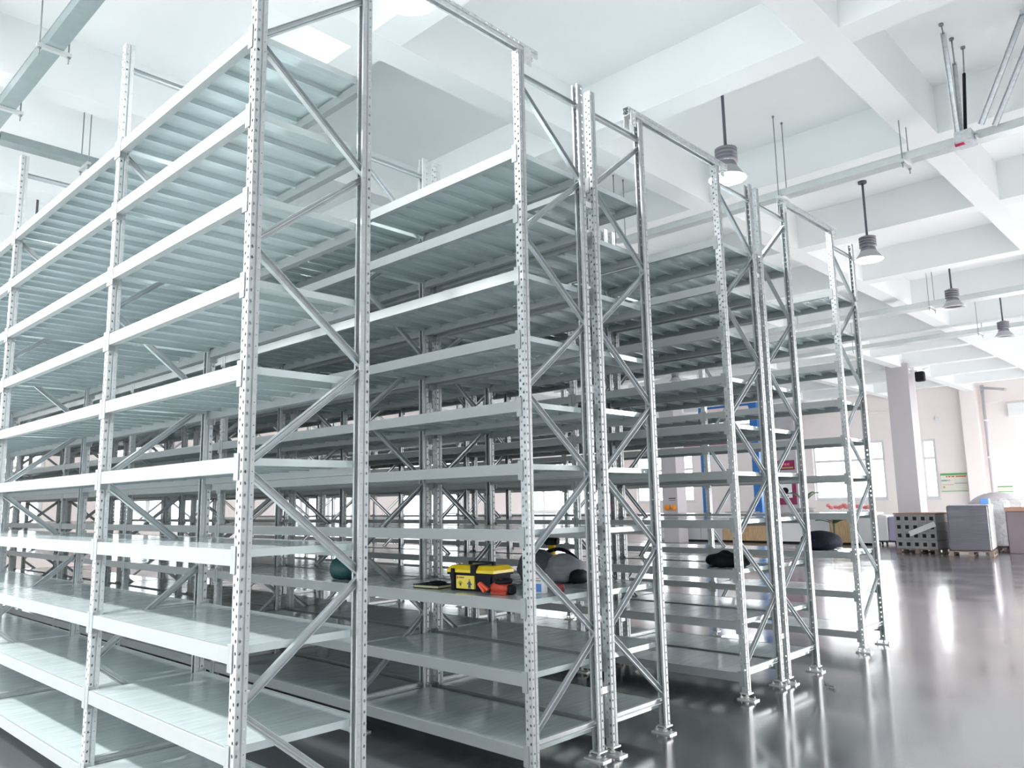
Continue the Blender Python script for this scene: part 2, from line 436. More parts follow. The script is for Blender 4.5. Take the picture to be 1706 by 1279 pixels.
# ------------------------------------------------------------------ pendant lamps
def lamp(x, y, lit, label):
    t = thing('pendant_lamp', label, 'pendant lamp', (x,y,4.88), 0, 'high bay pendant lamps')
    m = MB(); m.cyl((0,0,.34),(0,0,HS-4.88),.016,10); m.cyl((0,0,HS-4.88-.03),(0,0,HS-4.88),.06,14); m.build('stem', M['lampdark'], t)
    m = MB(); prof = [(.0,.36),(.05,.355),(.09,.33)]
    z = .33
    for i in range(4): prof += [(.115,z),(.115,z-.022),(.09,z-.024),(.09,z-.036)]; z -= .040
    prof += [(.10,.16),(.11,.12)]
    m.lathe(prof); m.build('housing', M['lampgrey'], t)
    m = MB(); m.lathe([(.11,.125),(.125,.10),(.160,.05),(.190,.012)]); m.m = 1; m.lathe([(.190,.012),(.200,.006),(.198,0),(.190,0),(.160,.045),(.12,.10)]); m.build('reflector', [M['lampbell'], M['white']], t)
    m = MB(); m.lathe([(.0,.004),(.08,.002),(.189,.004)] if lit else [(0,.05),(.10,.045),(.160,.030)]); m.build('diffuser', (M['litfront'] if x < 0 else M['lit']) if lit else M['unlit'], t)
XL = [1.36, 5.60, 9.66, 13.80, 17.60]
lab = ['lit pendant lamp at the top edge of the picture, above the first aisle',
       'lit pendant lamp hanging above the posts of the back-to-back racks in the middle',
       'lit pendant lamp hanging just right of the last tall rack',
       'switched-off pendant lamp with a pale rim, nearer of the two dark ones',
       'switched-off pendant lamp with a pale rim, farther of the two dark ones']
for i, x in enumerate(XL): lamp(x, .54, i < 3, lab[i])
lamp(17.6, 8.7, False, 'tiny dark pendant lamp far off, glimpsed between shelves')
for y, n in ((.54,'first'), (4.7,'second'), (8.7,'third')):
    lamp(-2.78, y, True, 'lit pendant lamp in front of the single front rack, %s along its length' % n)
for x, n in ((1.36,'first'), (5.60,'second'), (9.66,'third')):
    lamp(x, 8.7, True, 'lit pendant lamp over the back of the racks, %s from the near wall side' % n)

# ------------------------------------------------------------------ cable trays
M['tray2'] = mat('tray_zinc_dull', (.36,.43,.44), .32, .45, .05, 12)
def tray(name_label, axis, c, a0, a1, z, w, h, anchors, ztop, mk='tray'):
    t = thing('cable_tray', name_label, 'cable tray', (0,0,0), 0, 'ceiling cable trays')
    m = MB()
    def bx(mb, p0, p1, q0, q1, za, zb):
        if axis == 'y': mb.box(p0, q0, za, p1, q1, zb)
        else: mb.box(q0, p0, za, q1, p1, zb)
    bx(m, c-w/2, c+w/2, a0, a1, z, z+.003); bx(m, c-w/2, c-w/2+.003, a0, a1, z+.003, z+h); bx(m, c+w/2-.003, c+w/2, a0, a1, z+.003, z+h)
    bx(m, c-w/2+.003, c-w/2+.018, a0, a1, z+h-.003, z+h); bx(m, c+w/2-.018, c+w/2-.003, a0, a1, z+h-.003, z+h)
    m.build('channel', M[mk], t)
    m = MB(); bx(m, c-w/2-.004, c+w/2+.004, a0, a1, z+h+.001, z+h+.004); m.build('cover', M[mk], t)
    for a in anchors:
        m = MB(); bx(m, c-w/2-.06, c+w/2+.06, a-.02, a+.02, z-.032, z-.002); m.build('hanger_bar', M['plate'], t)
        for s in (-1, 1):
            m = MB(); q = c + s*(w/2+.04); pt = (q, a) if axis == 'y' else (a, q)
            m.cyl((*pt, z-.09), (*pt, ztop), .006, 8); m.cyl((*pt, z-.045),(*pt, z-.032), .014, 6, smooth=False); m.cyl((*pt, ztop-.02),(*pt, ztop), .014, 6, smooth=False)
            m.build('threaded_rod', M['rod'], t)
tray('galvanised cable tray hung above the back-to-back racks, meeting the bracing struts at right', 'y', 6.98, -4.8, 12.0, 5.06, .15, .08, [-2.6,-.80,.56,2.9,5.2], HS)
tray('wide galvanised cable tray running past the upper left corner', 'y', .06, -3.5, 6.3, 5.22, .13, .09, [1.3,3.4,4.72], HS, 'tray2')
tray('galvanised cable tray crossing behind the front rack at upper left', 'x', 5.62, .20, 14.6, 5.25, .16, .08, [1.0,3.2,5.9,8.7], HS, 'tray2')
tray('slim distant cable tray with a bright underside, nearer of the two', 'y', 15.0, -6, 14, 5.22, .3, .10, [-1.6,1.2,4.0], HS)
tray('slim distant cable tray with a bright underside, farther of the two', 'y', 18.6, -6, 14, 5.22, .3, .10, [-1.6,1.2,4.0], HS)

# seismic bracing struts at the tray (upper right)
t = thing('hanging_brace', 'cluster of perforated bracing struts rising from the cable tray to the ceiling at upper right', 'bracing', (6.75,-1.40,5.0))
def strut(a, b, w, name='strut'):
    m = MB(); m.sweep([(-w,w*.8),(-w,-w*.8),(w,-w*.8),(w,w*.8)], a, b, (0,1,.2)); me = solid(m.mesh(name, M['tie']), .003)
    o = obj(name, me, t); 
    d_ = Vector(b)-Vector(a)
    return o
strut((-.10,.02,.06), (-.42,-.02,.98), .020)
strut((-.04,.00,.06), (-.10,-.02,.80), .018)
m = MB(); m.cyl((.02,-.02,.08),(.10,-.05,.75),.016,8); m.build('dark_sleeve', M['black'], t)
for a, b in (((-.42,-.02,.96),(-.46,-.02,1.05)), ((-.10,-.02,.78),(-.12,-.02,1.05)), ((.10,-.05,.73),(.13,-.06,1.05))):
    m = MB(); m.cyl(a, b, .007, 8); m.cyl((b[0],b[1],b[2]-.02), b, .022, 8); m.build('threaded_rod', M['rod'], t)
m = MB(); m.cyl((-.06,.06,-.02),(-.06,-.02,-.02),.028,12); m.build('red_cap', mat('red_cap', (.55,.02,.10), .5), t)
m = MB(); m.box(-.12,-.10,-.03,.10,.05,.08); m.cyl((0,-.10,.03),(0,-.13,.03),.03,10); m.build('bracket', M['tie'], t)
t2 = thing('hanging_brace', 'pair of plain parallel struts sloping up to the ceiling in the upper right corner', 'bracing', (6.75,-1.40,5.0))
t = t2
strut((.02,-.16,.14), (-.20,-.64,.98), .024)
strut((.10,-.26,.12), (-.08,-.72,.92), .024)
m = MB(); m.sweep([(-.024,.02),(-.024,-.02),(.024,-.02),(.024,.02)], (-.20,-.62,1.0), (-.26,-1.3,1.0), (0,0,1), True); m.sweep([(-.024,.02),(-.024,-.02),(.024,-.02),(.024,.02)], (-.08,-.72,.94), (-.12,-1.3,.94), (0,0,1), True)
m.box(-.30,-1.30,.92,-.06,-1.20,1.05)
m.build('top_rail', M['tie'], t)

# ------------------------------------------------------------------ things on the shelves
z2 = ZL[(2,8)]; z3 = ZL[(3,8)]
# yellow and black toolbox
t = thing('toolbox', 'black toolbox with a bright yellow lid and yellow label on the front', 'toolbox', (1.945,.845,z2), math.radians(-90+6))
# local: x along the front (toward -Y world), y backwards (toward +X world)
w, dp, h = .378, .19, .118
m = MB(); vs = []
for z, i in ((0,.016),(h,.0)):
    vs += [(i,i,z),(w-i,i,z),(w-i,dp-i,z),(i,dp-i,z)]
m.add(vs, [(3,2,1,0),(4,5,6,7),(0,1,5,4),(1,2,6,5),(2,3,7,6),(3,0,4,7)])
m.box(-.010,-.008,h-.016,w+.010,dp+.008,h-.002)
m.box(.02,-.004,.0,.05,.012,h-.02); m.box(w-.05,-.004,0,w-.02,.012,h-.02)
m.build('body', mat('toolbox_black', (.008,.009,.020), .6, spec=.2), t)
m = MB(); b0 = h-.001
vs = [(-.014,-.012,b0),(w+.014,-.012,b0),(w+.014,dp+.012,b0),(-.014,dp+.012,b0),(-.010,-.010,b0+.018),(w+.010,-.010,b0+.018),(w+.010,dp+.010,b0+.018),(-.010,dp+.010,b0+.018),(.012,.014,b0+.045),(w-.012,.014,b0+.045),(w-.012,dp-.014,b0+.045),(.012,dp-.014,b0+.045)]
m.add(vs, [(3,2,1,0),(0,1,5,4),(1,2,6,5),(2,3,7,6),(3,0,4,7),(4,5,9,8),(5,6,10,9),(6,7,11,10),(7,4,8,11),(8,9,10,11)])
lid = m.build('lid', M['yellow'], t)
m = MB(); m.box(.20,-.016,b0-.01,.245,.02,b0+.050); m.box(.205,.02,b0+.045,.24,dp-.02,b0+.052); m.build('centre_latch', M['black'], t)
for xx in (.03,):
    m = MB(); m.bbox(xx,-.022,b0-.03,xx+.032,-.008,b0+.026,.004); m.build('side_latch', M['black'], t)
m = MB(); m.box(.10,dp/2-.012,b0+.045,.115,dp/2+.012,b0+.060); m.box(.30,dp/2-.012,b0+.045,.315,dp/2+.012,b0+.060); m.box(.10,dp/2-.012,b0+.058,.315,dp/2+.012,b0+.068); m.build('handle', M['black'], t)
m = MB(); m.box(.066,-.004,.014,.222,.02,h-.020)
m.m = 1   # small red round mark with a bar of lettering beside it
m.cyl((.078,-.0045,h-.034),(.078,-.0055,h-.034),.008,12)
m.m = 2
for i in range(5): m.box(.092+i*.009,-.0055,h-.037,.099+i*.009,-.0045,h-.030)
for a in (-.5, 0, .5, -1.0, 1.0):   # fan of small tools
    cx, cz = .104, .038
    m.sweep([(-.002,.0006),(-.002,-.0006),(.002,-.0006),(.002,.0006)], (cx,-.005,cz), (cx+.026*math.sin(a),-.005,cz+.026*math.cos(a)), (0,1,0), True)
m.cyl((.104,-.0045,.036),(.104,-.0055,.036),.006,10)
m.m = 3   # little figure of a worker in dark clothes
m.box(.172,-.0055,.024,.192,-.0045,.062); m.box(.172,-.0055,.016,.180,-.0045,.026); m.box(.184,-.0055,.016,.192,-.0045,.026)
m.box(.162,-.0055,.044,.172,-.0045,.052); m.box(.192,-.0055,.040,.202,-.0045,.048)
m.m = 4; m.cyl((.182,-.0045,.070),(.182,-.0055,.070),.007,12)
m.build('label', [mat('label_yellow', (.88,.70,.08), .45), M['redprint'], mat('label_dark', (.10,.08,.05), .5), mat('label_navy', (.02,.06,.16), .5), mat('label_skin', (.45,.28,.18), .6)], t)

# red and black tool pouch
t = thing('tool_pouch', 'red and black tool pouch lying against the right end of the yellow toolbox', 'tool pouch', (1.90,.42,z2), math.radians(-80))
m = MB(); m.blob((.055,.055,.042), (.075,.055,.048), fn=lambda d: 1+.08*math.sin(5*d.x+3*d.z)); flat(m); m.box(.0,.015,0,.115,.095,.018)
m.build('body', M['red'], t)
m = MB(); m.lathe([(.030,.0),(.055,.004),(.060,.02),(.050,.034),(.030,.030),(.030,.0)], (.070,.055,.062)); m.bbox(.10,.03,.0,.15,.09,.06,.01); m.build('collar', M['black'], t)
m = MB(); m.sweep([(-.012,.008),(-.012,-.008),(.012,-.008),(.012,.008)], (-.070,-.01,.066), (-.020,-.02,.018), (0,1,0), True); m.sweep([(-.010,.008),(-.010,-.008),(.010,-.008),(.010,.008)], (-.066,-.012,.070), (.000,-.01,.030), (0,1,0), True); m.build('handle', M['orange'] if False else mat('bright_red', (.75,.08,.03), .4), t)
# black notebook
t = thing('notebook', 'thin black notebook with a pale edge lying left of the yellow toolbox', 'notebook', (1.90,1.17,z2), math.radians(-84))
m = MB(); m.box(0,0,0,.235,.15,.004); m.box(0,0,.018,.235,.15,.023); m.box(0,.146,0,.235,.15,.023); m.build('cover', M['black'], t)
m = MB(); m.box(.004,.003,.004,.231,.146,.018); m.build('pages', mat('page_edge', (.62,.60,.35), .7), t)
m = MB(); m.blob((.15,.09,.030), (.07,.05,.014)); m.build('cable_loop', M['black'], t)
# small carton + red roll at the post
t = thing('carton', 'little white and blue carton behind the corner post of the toolbox rack', 'carton', (2.10,.235,z2), math.radians(-75))
MB().bbox(0,0,0,.075,.06,.115,.002).build('body', M['whitepanel'], t)
m = MB(); m.box(.012,-.001,.01,.062,.0,.06); m.box(-.001,.01,.01,0,.05,.06); m.build('blue_print', M['bluelight'], t)
m = MB(); m.box(.015,-.001,.075,.06,.0,.082); m.box(.015,-.001,.09,.05,.0,.096); m.build('print_lines', mat('tan_print', (.45,.33,.22), .6), t)
t = tag(MB().lathe([(.018,0),(.040,0),(.040,.045),(.018,.045),(.018,0)]).build('tape_roll', mat('dark_red_tape', (.22,.03,.03), .4)), 'dark red roll of tape next to the white and blue carton', 'tape roll'); t.location = (2.27,.17,z2)

# grey backpack on the third rack with a laser level behind it
t = thing('backpack', 'slumped grey backpack lying on the shelf right of the yellow toolbox', 'backpack', (2.86,.70,z3))
def lump(d): return 1 + .07*math.sin(4*d.x+2) + .06*math.cos(5*d.y-1) + .04*math.sin(9*d.z+3*d.y)
m = MB(); m.blob((-.02,.13,.085), (.17,.20,.128), 24, 14, lump); flat(m).build('main_bag', M['greycloth'], t)
m = MB(); m.blob((.00,-.10,.085), (.16,.17,.105), 24, 14, lump); m.blob((-.06,-.09,.05), (.13,.11,.065), 18, 10, lump); flat(m).build('front_pocket', M['greycloth2'], t)
m = MB(); m.blob((-.03,-.25,.045), (.09,.06,.06), 16, 10); flat(m).build('mesh_pocket', M['black'], t)
pts = [Vector((.02, .10 - .36*s, .20 + .045*math.sin(PI*s) - .10*s*s)) for s in [i/10 for i in range(11)]]
m = MB()
for a, b in zip(pts[:-1], pts[1:]): m.cyl(a, b, .014, 8)
m.build('strap', M['black'], t)
t = thing('laser_level', 'black and yellow laser level standing behind the grey backpack', 'laser level', (3.06,.90,z3))
m = MB(); m.cyl((0,0,0),(0,0,.02),.05,16); m.cyl((0,0,.02),(0,0,.245),.030,14); m.build('base', M['yellow'], t)
m = MB(); m.bbox(-.05,-.05,.245,.05,.05,.305,.012); m.cyl((0,-.05,.275),(0,-.065,.275),.02,12); m.build('head', M['black'], t)
# teal bag in the next bay of the toolbox rack
t = thing('tool_bag', 'dark teal tool bag seen between the end posts of the single front rack', 'tool bag', (2.02,2.16,z2))
m = MB(); m.blob((0,0,.075), (.11,.15,.10), 22, 12, lambda d: 1+.06*math.sin(6*d.y)); flat(m).build('body', M['teal'], t)
m = MB(); m.box(-.05,-.06,.15,.05,.06,.172); m.build('top_flap', M['black'], t)
# crumpled black bag on rack 4
z4 = ZL[(4,8)]
t = thing('cloth_bag', 'small crumpled black bag lying on a shelf beyond the second aisle', 'bag', (4.62,.26,z4))
m = MB(); m.blob((0,.02,.045), (.12,.17,.075), 22, 12, lambda d: 1+.14*math.sin(7*d.y+1)+.1*math.sin(6*d.x)); flat(m).build('body', M['black'], t)
m = MB(); m.blob((.05,-.12,.05), (.06,.07,.05), 14, 8); flat(m).build('flap', M['black'], t)
t = tag(flat(MB().blob((0,0,.03), (.05,.06,.05), 14, 8, lambda d: 1+.1*math.sin(6*d.y))).build('cloth_pouch', M['navy']), 'tiny black pouch on the shelf behind the crumpled black bag', 'pouch'); t.location = (5.42,.22,ZL[(5,8)])
# big navy bag on rack 6
t = thing('duffel_bag', 'big rounded navy bag lying on the shelf of the last rack', 'bag', (7.12,.47,ZL[(6,8)]))
m = MB(); m.blob((0,.0,.085), (.20,.225,.115), 28, 16, lambda d: 1+.05*d.y+.04*math.sin(5*d.x+2*d.z)); flat(m).build('body', M['navy'], t)
m = MB(); m.box(-.203,-.012,.07,-.197,-.006,.11); m.box(-.203,.006,.07,-.197,.012,.11); m.build('zip_pulls', M['greycloth2'], t)
m = MB(); m.cyl((-.12,.20,.014),(-.12,.25,.03),.012,8); m.cyl((-.14,-.22,.02),(-.10,-.26,.02),.014,8); m.build('strap_end', M['whitepanel'], t)

# two bolts dropped on the floor
for i, (x,y,a,l) in enumerate(((5.20,-.28,.6,'longer'),(5.12,-.37,1.1,'shorter'))):
    t = thing('floor_bolt', '%s of the two dark bolts lying on the floor by the rack feet' % l, 'bolt', (x,y,.012), a, 'bolts dropped on the floor')
    L = .085 if i == 0 else .06
    MB().cyl((0,0,0),(L,0,0),.006,8).build('shank', M['rod'], t)
    MB().cyl((-.012,0,0),(0,0,0),.0125,6,smooth=False).build('head', M['rod'], t)

# ------------------------------------------------------------------ far side of the hall
def pallet(x, y, rz, w, d_, label):
    t = thing('wooden_pallet', label, 'pallet', (x,y,0), rz, 'wooden pallets')
    for i in range(3):
        m = MB(); m.box(0, i*(w-.1)/2, 0, d_, i*(w-.1)/2+.1, .022); m.build('skid', M['pallet'], t)
        for k in range(3):
            m = MB(); m.box(k*(d_-.12)/2, i*(w-.1)/2, .022, k*(d_-.12)/2+.12, i*(w-.1)/2+.1, .10); m.build('block', M['pallet'], t)
    m = MB()
    for k in range(6): m.box(k*(d_-.12)/5, 0, .10, k*(d_-.12)/5+.12, w, .122)
    m.build('deck_boards', M['pallet'], t)
    return t
# block of grey crates: local y along the front
CX, CY, CA = 21.62, 3.38, math.radians(-8)
pallet(CX, CY, CA, 1.14, 1.0, 'dark wooden pallet under the block of grey crates')
ca, sa = math.cos(CA), math.sin(CA)
ordn = ['first','second','third','fourth','fifth']
rown = ['top','second','third','bottom']
cm = MB(); 
cw, ch, cd = .222, .232, .9
# open front crate with a dark socket
cm.box(0,.004,.004,cd,cw-.004,ch-.004)
cme = cm.mesh('body', M['crate'])
sm_ = MB(); sm_.box(-.006,.062,.066,-.0,cw-.062,ch-.066); sme = sm_.mesh('socket', M['black'])
rm_ = MB()
for a in ((.004,.004,cw-.004,.03),(.004,ch-.03,cw-.004,ch-.004)): rm_.box(-.014,a[0],a[1],0,a[2],a[3])
rm_.box(-.014,.004,.03,0,.026,ch-.03); rm_.box(-.014,cw-.026,.03,0,cw-.004,ch-.03)
rme = rm_.mesh('rim', M['crate'])
for r in range(4):
    for c in range(5):
        lx, ly, lz = .03, .015+c*cw, .123+(3-r)*ch
        t = thing('plastic_crate', 'grey crate with a dark socket, %s from left in the %s row of its block' % (ordn[4-c], rown[r]), 'crate', (CX+ca*lx-sa*ly, CY+sa*lx+ca*ly, lz), CA, 'grey crates on the pallet')
        obj('body', cme, t); obj('socket', sme, t); obj('rim', rme, t)
t = tag(MB().box(0,0,0,.96,1.14,.03).build('cover_board', M['cartontop'], None, (CX,CY,.123+4*ch+.001), CA), 'brown board lying on top of the block of grey crates', 'board')
m = MB(); m.sweep([(-.07,.004),(-.07,-.004),(.07,-.004),(.07,.004)], (0,.72,.52), (0,.02,.80), (0,0,1), True)
t = tag(m.build('plastic_wrap', mat('wrap_strip', (.50,.50,.52), .3), None, (CX-.03,CY,0), CA), 'torn strip of plastic wrap hanging across the front of the grey crates', 'plastic wrap')

def wrapped(x, y, rz, w, d_, h, label, plabel, body='film'):
    pallet(x, y, rz, w, d_, plabel)
    t = thing('wrapped_stack', label, 'wrapped stack', (x,y,.123), rz, 'film wrapped stacks on pallets')
    m = MB(); m.bbox(.03,.03,0,d_-.03,w-.03,h,.03); m.build('sheet_stack', M[body], t)
    m = MB(); m.bbox(.05,.0,.05,d_-.02,.034,h+.004,.012); m.bbox(d_-.1,.0,.05,d_-.01,w,h+.006,.012); m.bbox(.06,.02,h-.01,d_-.06,w-.06,h+.012,.01); m.build('foil_wrap', M['silver'], t)
wrapped(21.30, 2.02, math.radians(8), 1.0, 1.15, 1.16, 'tall dark grey stack wrapped in film, just right of the crate block', 'wooden pallet under the tall dark grey wrapped stack')
wrapped(23.35, 2.05, math.radians(8), .62, 1.1, 1.22, 'narrow silver wrapped stack directly behind the tall dark grey one', 'wooden pallet under the narrow silver wrapped stack', 'silver')
wrapped(24.9, 1.95, math.radians(8), .66, 1.1, 1.28, 'silver wrapped stack second behind the tall dark grey one', 'wooden pallet under the second silver wrapped stack', 'silver')
t = tag(MB().bbox(0,0,0,.26,.20,.14,.01).build('blue_box', M['bluelight'], None, (22.05,2.18,1.30), .1), 'small bright blue box on top of the tall grey wrapped stack', 'box')
# dark boxes with a brown top at the right edge
t = thing('carton_pile', 'dark carton block with a brown top at the right edge of the picture', 'carton', (22.7,1.0,0), math.radians(6))
MB().bbox(0,0,0,1.0,.95,1.10,.02).build('body', M['carton'], t); MB().box(-.02,-.02,1.10,1.02,.97,1.20).build('top_board', M['cartontop'], t)
# rounded dust cover
t = thing('covered_machine', 'machine under a rounded grey dust cover behind the wrapped stacks', 'machine', (28.2,3.3,0))
m = MB(); m.blob((0,0,1.0), (.6,.95,.62), 24, 14); m.v = [(x,y,max(z,.9)) for x,y,z in m.v]; m.build('dust_cover', mat('dust_cover', (.50,.47,.50), .7), t)
MB().box(-.5,-.8,0,.5,.8,.92).build('base', M['greypanel'], t)

# bulletin board on the far wall
t = thing('sign_board', 'cream notice board with a green top stripe and red heading on the far wall', 'notice board', (X1-.04,5.2,1.65))
MB().box(0,0,0,.03,.94,.74).build('panel', M['boardcream'], t)
m = MB(); m.box(-.004,0,.655,0,.94,.735); m.box(-.004,.02,.03,0,.94,.055); m.build('green_stripe', M['green'], t)
m = MB()
for a, b in ((.03,.40),(.44,.55),(.58,.66),(.69,.74)): m.box(-.004,a,.585,0,b,.63)
m.build('red_heading', M['redprint'], t)
m = MB(); m.box(-.004,.03,.32,0,.46,.36)
for a in (.60,.66,.80): m.box(-.004,a,.44,0,a+.05,.48)
m.build('lilac_text', M['lilac'], t)
m = MB()
for i in range(5): m.box(-.004,.50+i*.08,.28,0,.55+i*.08,.31)
m.box(-.004,.80,.16,0,.88,.24); m.build('tan_text', mat('tan_text', (.62,.45,.30), .6), t)
m = MB(); m.box(-.004,.72,.43,0,.92,.49); m.build('teal_text', mat('teal_text', (.30,.50,.50), .6), t)
# little green notice
t = thing('wall_notice', 'small white notice with a green border, low on the far wall by the pipe', 'notice', (X1-.02,3.72,1.62))
MB().box(0,0,0,.02,.5,.22).build('panel', M['boardcream'], t)
m = MB(); m.box(-.003,0,.18,0,.5,.22); m.box(-.003,0,0,0,.5,.025); m.build('green_border', M['green'], t)
# pipe
t = thing('drain_pipe', 'grey pipe running down the far wall beside the tall glazed door', 'pipe', (X1-.14,4.35,0))
m = MB(); m.cyl((0,0,1.2),(0,0,5.55),.055,12); m.build('vertical_pipe', mat('pipe_grey', (.50,.48,.52), .5), t)
for z in (1.5,2.9,4.3): MB().cyl((0,0,z),(0,0,z+.07),.075,12).build('pipe_clip', M['whitepanel'], t)
m = MB(); m.cyl((0,0,5.6),(-.9,-.95,5.35),.05,12); m.cyl((0,0,5.5),(0,0,5.7),.07,12); m.build('branch_pipe', mat('pipe_grey2', (.50,.49,.52), .5), t)
m = MB(); m.box(-.12,-.1,0,.12,.1,1.2); m.build('pipe_boxing', M['wall'], t)
# speaker on the column
t = thing('wall_speaker', 'small black loudspeaker on a white bracket high on the grey column', 'loudspeaker', (24.15,4.43,5.0))
MB().bbox(-.10,-.42,0,.10,-.17,.30,.02).build('cabinet', M['black'], t)
m = MB(); m.cyl((0,-.20,.33),(0,0,.36),.02,8); m.box(-.05,-.012,.28,.05,0,.44); m.cyl((0,-.38,.36),(0,-.55,.40),.018,8); m.cyl((0,-.2,.30),(0,-.2,.36),.03,8); m.build('bracket', M['white'], t)
# sensor on the far wall
t = tag(MB().cyl((0,0,0),(-.14,0,0),.09,14).build('wall_sensor', M['whitepanel'], None, (X1,6.02,4.55)), 'small round white sensor high on the far wall right of the column', 'sensor')

# orange buttons and plate on the second column
t = thing('alarm_panel', 'pair of round orange buttons under a dark slot on the far grey column', 'panel', (24.0,13.15,1.28))
for y in (-.16,.12): MB().blob((-.05,y,.0),(.06,.115,.115),16,10).build('orange_button', M['orange'], t)
m = MB(); m.box(-.01,-.25,.32,0,.05,.35); m.box(-.01,-.25,.26,0,.05,.275); m.build('dark_slot', M['black'], t)

# blue posts
t = thing('blue_gantry', 'blue steel frame of two posts and a crossbar seen through the far shelves', 'steel frame', (28.5,11.80,0))
for y in (0,2.35): MB().box(-.11,y-.16,0,.11,y+.16,5.32).build('post', M['blue'], t)
MB().box(-.1,-.16,5.32,.1,2.51,5.46).build('crossbar', M['blue'], t)
for y in (0,2.35): MB().box(-.2,y-.26,0,.2,y+.26,.02).build('base_plate', M['plate'], t)
t = thing('hanging_banner', 'white banner with red and pink strokes hanging between the tops of the blue posts', 'banner', (28.36,11.98,4.90))
MB().box(0,0,0,.02,2.0,.46).build('cloth', mat('banner_white', (.85,.74,.72), .6), t)
m = MB(); m.blob((-.006,.55,.14),(.006,.50,.09),20,8); m.blob((-.006,1.45,.22),(.006,.42,.08),20,8); m.build('pink_stroke', M['pink'], t)
t = tag(MB().box(0,0,0,.02,5.2,.13).build('wall_stripe', M['maroon'], None, (X1-.03,12.98,4.14)), 'narrow maroon strip along the far wall behind the blue posts', 'strip')

# reception counter
t = thing('reception_counter', 'long white counter with grey and wooden fronts along the far side', 'counter', (25.0,6.2,0))
MB().box(-.08,-.1,.98,.75,7.4,1.03).build('worktop', M['whitepanel'], t)
def front(y0, y1, m_, nm='front_panel'): MB().box(0,y0+.01,.06,.6,y1-.01,.98).build(nm, M[m_], t)
front(0,.5,'whitepanel'); front(.5,1.4,'wood','wooden_door'); front(1.4,2.3,'greypanel'); front(2.3,3.5,'whitepanel'); front(3.5,4.5,'wood','wooden_door'); front(4.5,5.4,'wood','wooden_door'); front(5.4,6.3,'greypanel'); front(6.3,7.3,'greypanel')
MB().box(.04,0,0,.56,7.3,.06).build('plinth', M['black'], t)
for y in (1.25,4.35,4.65): MB().cyl((-.03,y,.6),(0,y,.6),.02,8).build('knob', M['rod'], t)
# poster on the wall pilaster
t = thing('poster', 'maroon framed poster with a white centre standing on the wall pilaster', 'poster', (X1-.48,11.85,1.25))
MB().box(0,0,0,.03,.95,1.35).build('sheet', M['maroon'], t)
m = MB(); m.box(-.004,.18,.30,0,.85,1.0); m.build('white_field', M['whitepanel'], t)
m = MB(); m.blob((-.006,.5,.62),(.004,.16,.14),12,8); m.box(-.006,.36,.34,-.002,.70,.40); m.build('dark_picture', M['black'], t)
m = MB(); m.blob((-.006,.70,1.17),(.004,.12,.12),12,8); m.build('red_mark', M['redprint'], t)
t = thing('wall_sign', 'narrow maroon sign with a yellow-green line above the framed poster', 'sign', (X1-.48,11.85,2.78))
MB().box(0,0,0,.03,.95,.42).build('sheet', M['maroon'], t)
m = MB(); m.box(-.004,.06,.06,0,.60,.12); m.build('olive_line', mat('olive_print', (.40,.35,.12), .6), t)
m = MB()
for i in range(4): m.box(-.004,.62-i*.13,.20,0,.72-i*.13,.30)
m.build('pink_letters', M['pink'], t)

# plants and flowers on the counter
def leaf(mb, base, yaw, length, rise, width):
    pts = []; n = 7
    for i in range(n):
        s = i/(n-1); r = length*s
        zc = base[2] + rise*math.sin(s*PI*.62)
        w = width*math.sin(PI*min(1,.06+s*.94))**.8
        c = Vector((base[0]+r*math.cos(yaw), base[1]+r*math.sin(yaw), zc)); n_ = Vector((-math.sin(yaw), math.cos(yaw), 0))
        pts.append((c-n_*w*.5+Vector((0,0,-.02*s)), c+Vector((0,0,.012)), c+n_*w*.5+Vector((0,0,-.02*s))))
    vs = [q for p3 in pts for q in p3]; fs = []
    for i in range(n-1):
        b = i*3; fs += [(b,b+1,b+4,b+3),(b+1,b+2,b+5,b+4)]
    mb.add(vs, fs, True)
def plant(x, y, z, label, nl, length, rise, width, pot=True, stem=.3, flat_pot=False):
    t = thing('potted_plant', label, 'plant', (x,y,z), 0, 'potted plants by the counter')
    m = MB(); m.lathe([(0,0),(.13,0),(.18,.24),(.19,.26),(.165,.26),(.15,.20),(0,.20)] if not flat_pot else [(0,0),(.24,0),(.34,.16),(.32,.17),(.0,.14)]); m.build('pot', M['pot'], t)
    z0 = .2 if not flat_pot else .15
    m = MB()
    for i in range(nl):
        a = 2*PI*i/nl + .4*(i % 2); h = z0 + stem*(.75+.25*((i*37) % 10)/10)
        m.cyl((0,0,z0-.03),(.03*math.cos(a),.03*math.sin(a),h),.008,6)
    m.build('stem', M['leaf'], t)
    for i in range(nl):
        a = 2*PI*i/nl + .4*(i % 2); h = z0 + stem*(.75+.25*((i*37) % 10)/10)
        m = MB(); leaf(m, (.03*math.cos(a),.03*math.sin(a),h), a, length*(.8+.2*((i*53) % 10)/10), rise, width)
        me = solid(m.mesh('leaf', M['leaf']), .004); obj('leaf', me, t)
plant(24.2, 7.15, 0, 'green leafy plant in a grey pot on the floor in front of the white counter', 9, .62, .12, .2, stem=.66)
plant(25.35, 8.55, 1.03, 'arching plant with long sparse leaves in a bowl on the white counter', 6, .62, .30, .12, stem=.28, flat_pot=True)
t = thing('flower_tray', 'low tray of pink flowers on the white counter beneath the window', 'flowers', (25.3,7.05,1.03))
MB().box(-.14,-.7,0,.14,.7,.09).build('tray', M['whitepanel'], t)
for i in range(14):
    x, y, z = random.uniform(-.08,.08), -.65+1.3*i/13, .16+random.uniform(0,.10)
    m = MB(); m.cyl((x,y,.08),(x,y,z),.006,5); m.blob((x,y,z),(.085,.085,.06),10,6); m.build('flower', M['pinkflower'], t)
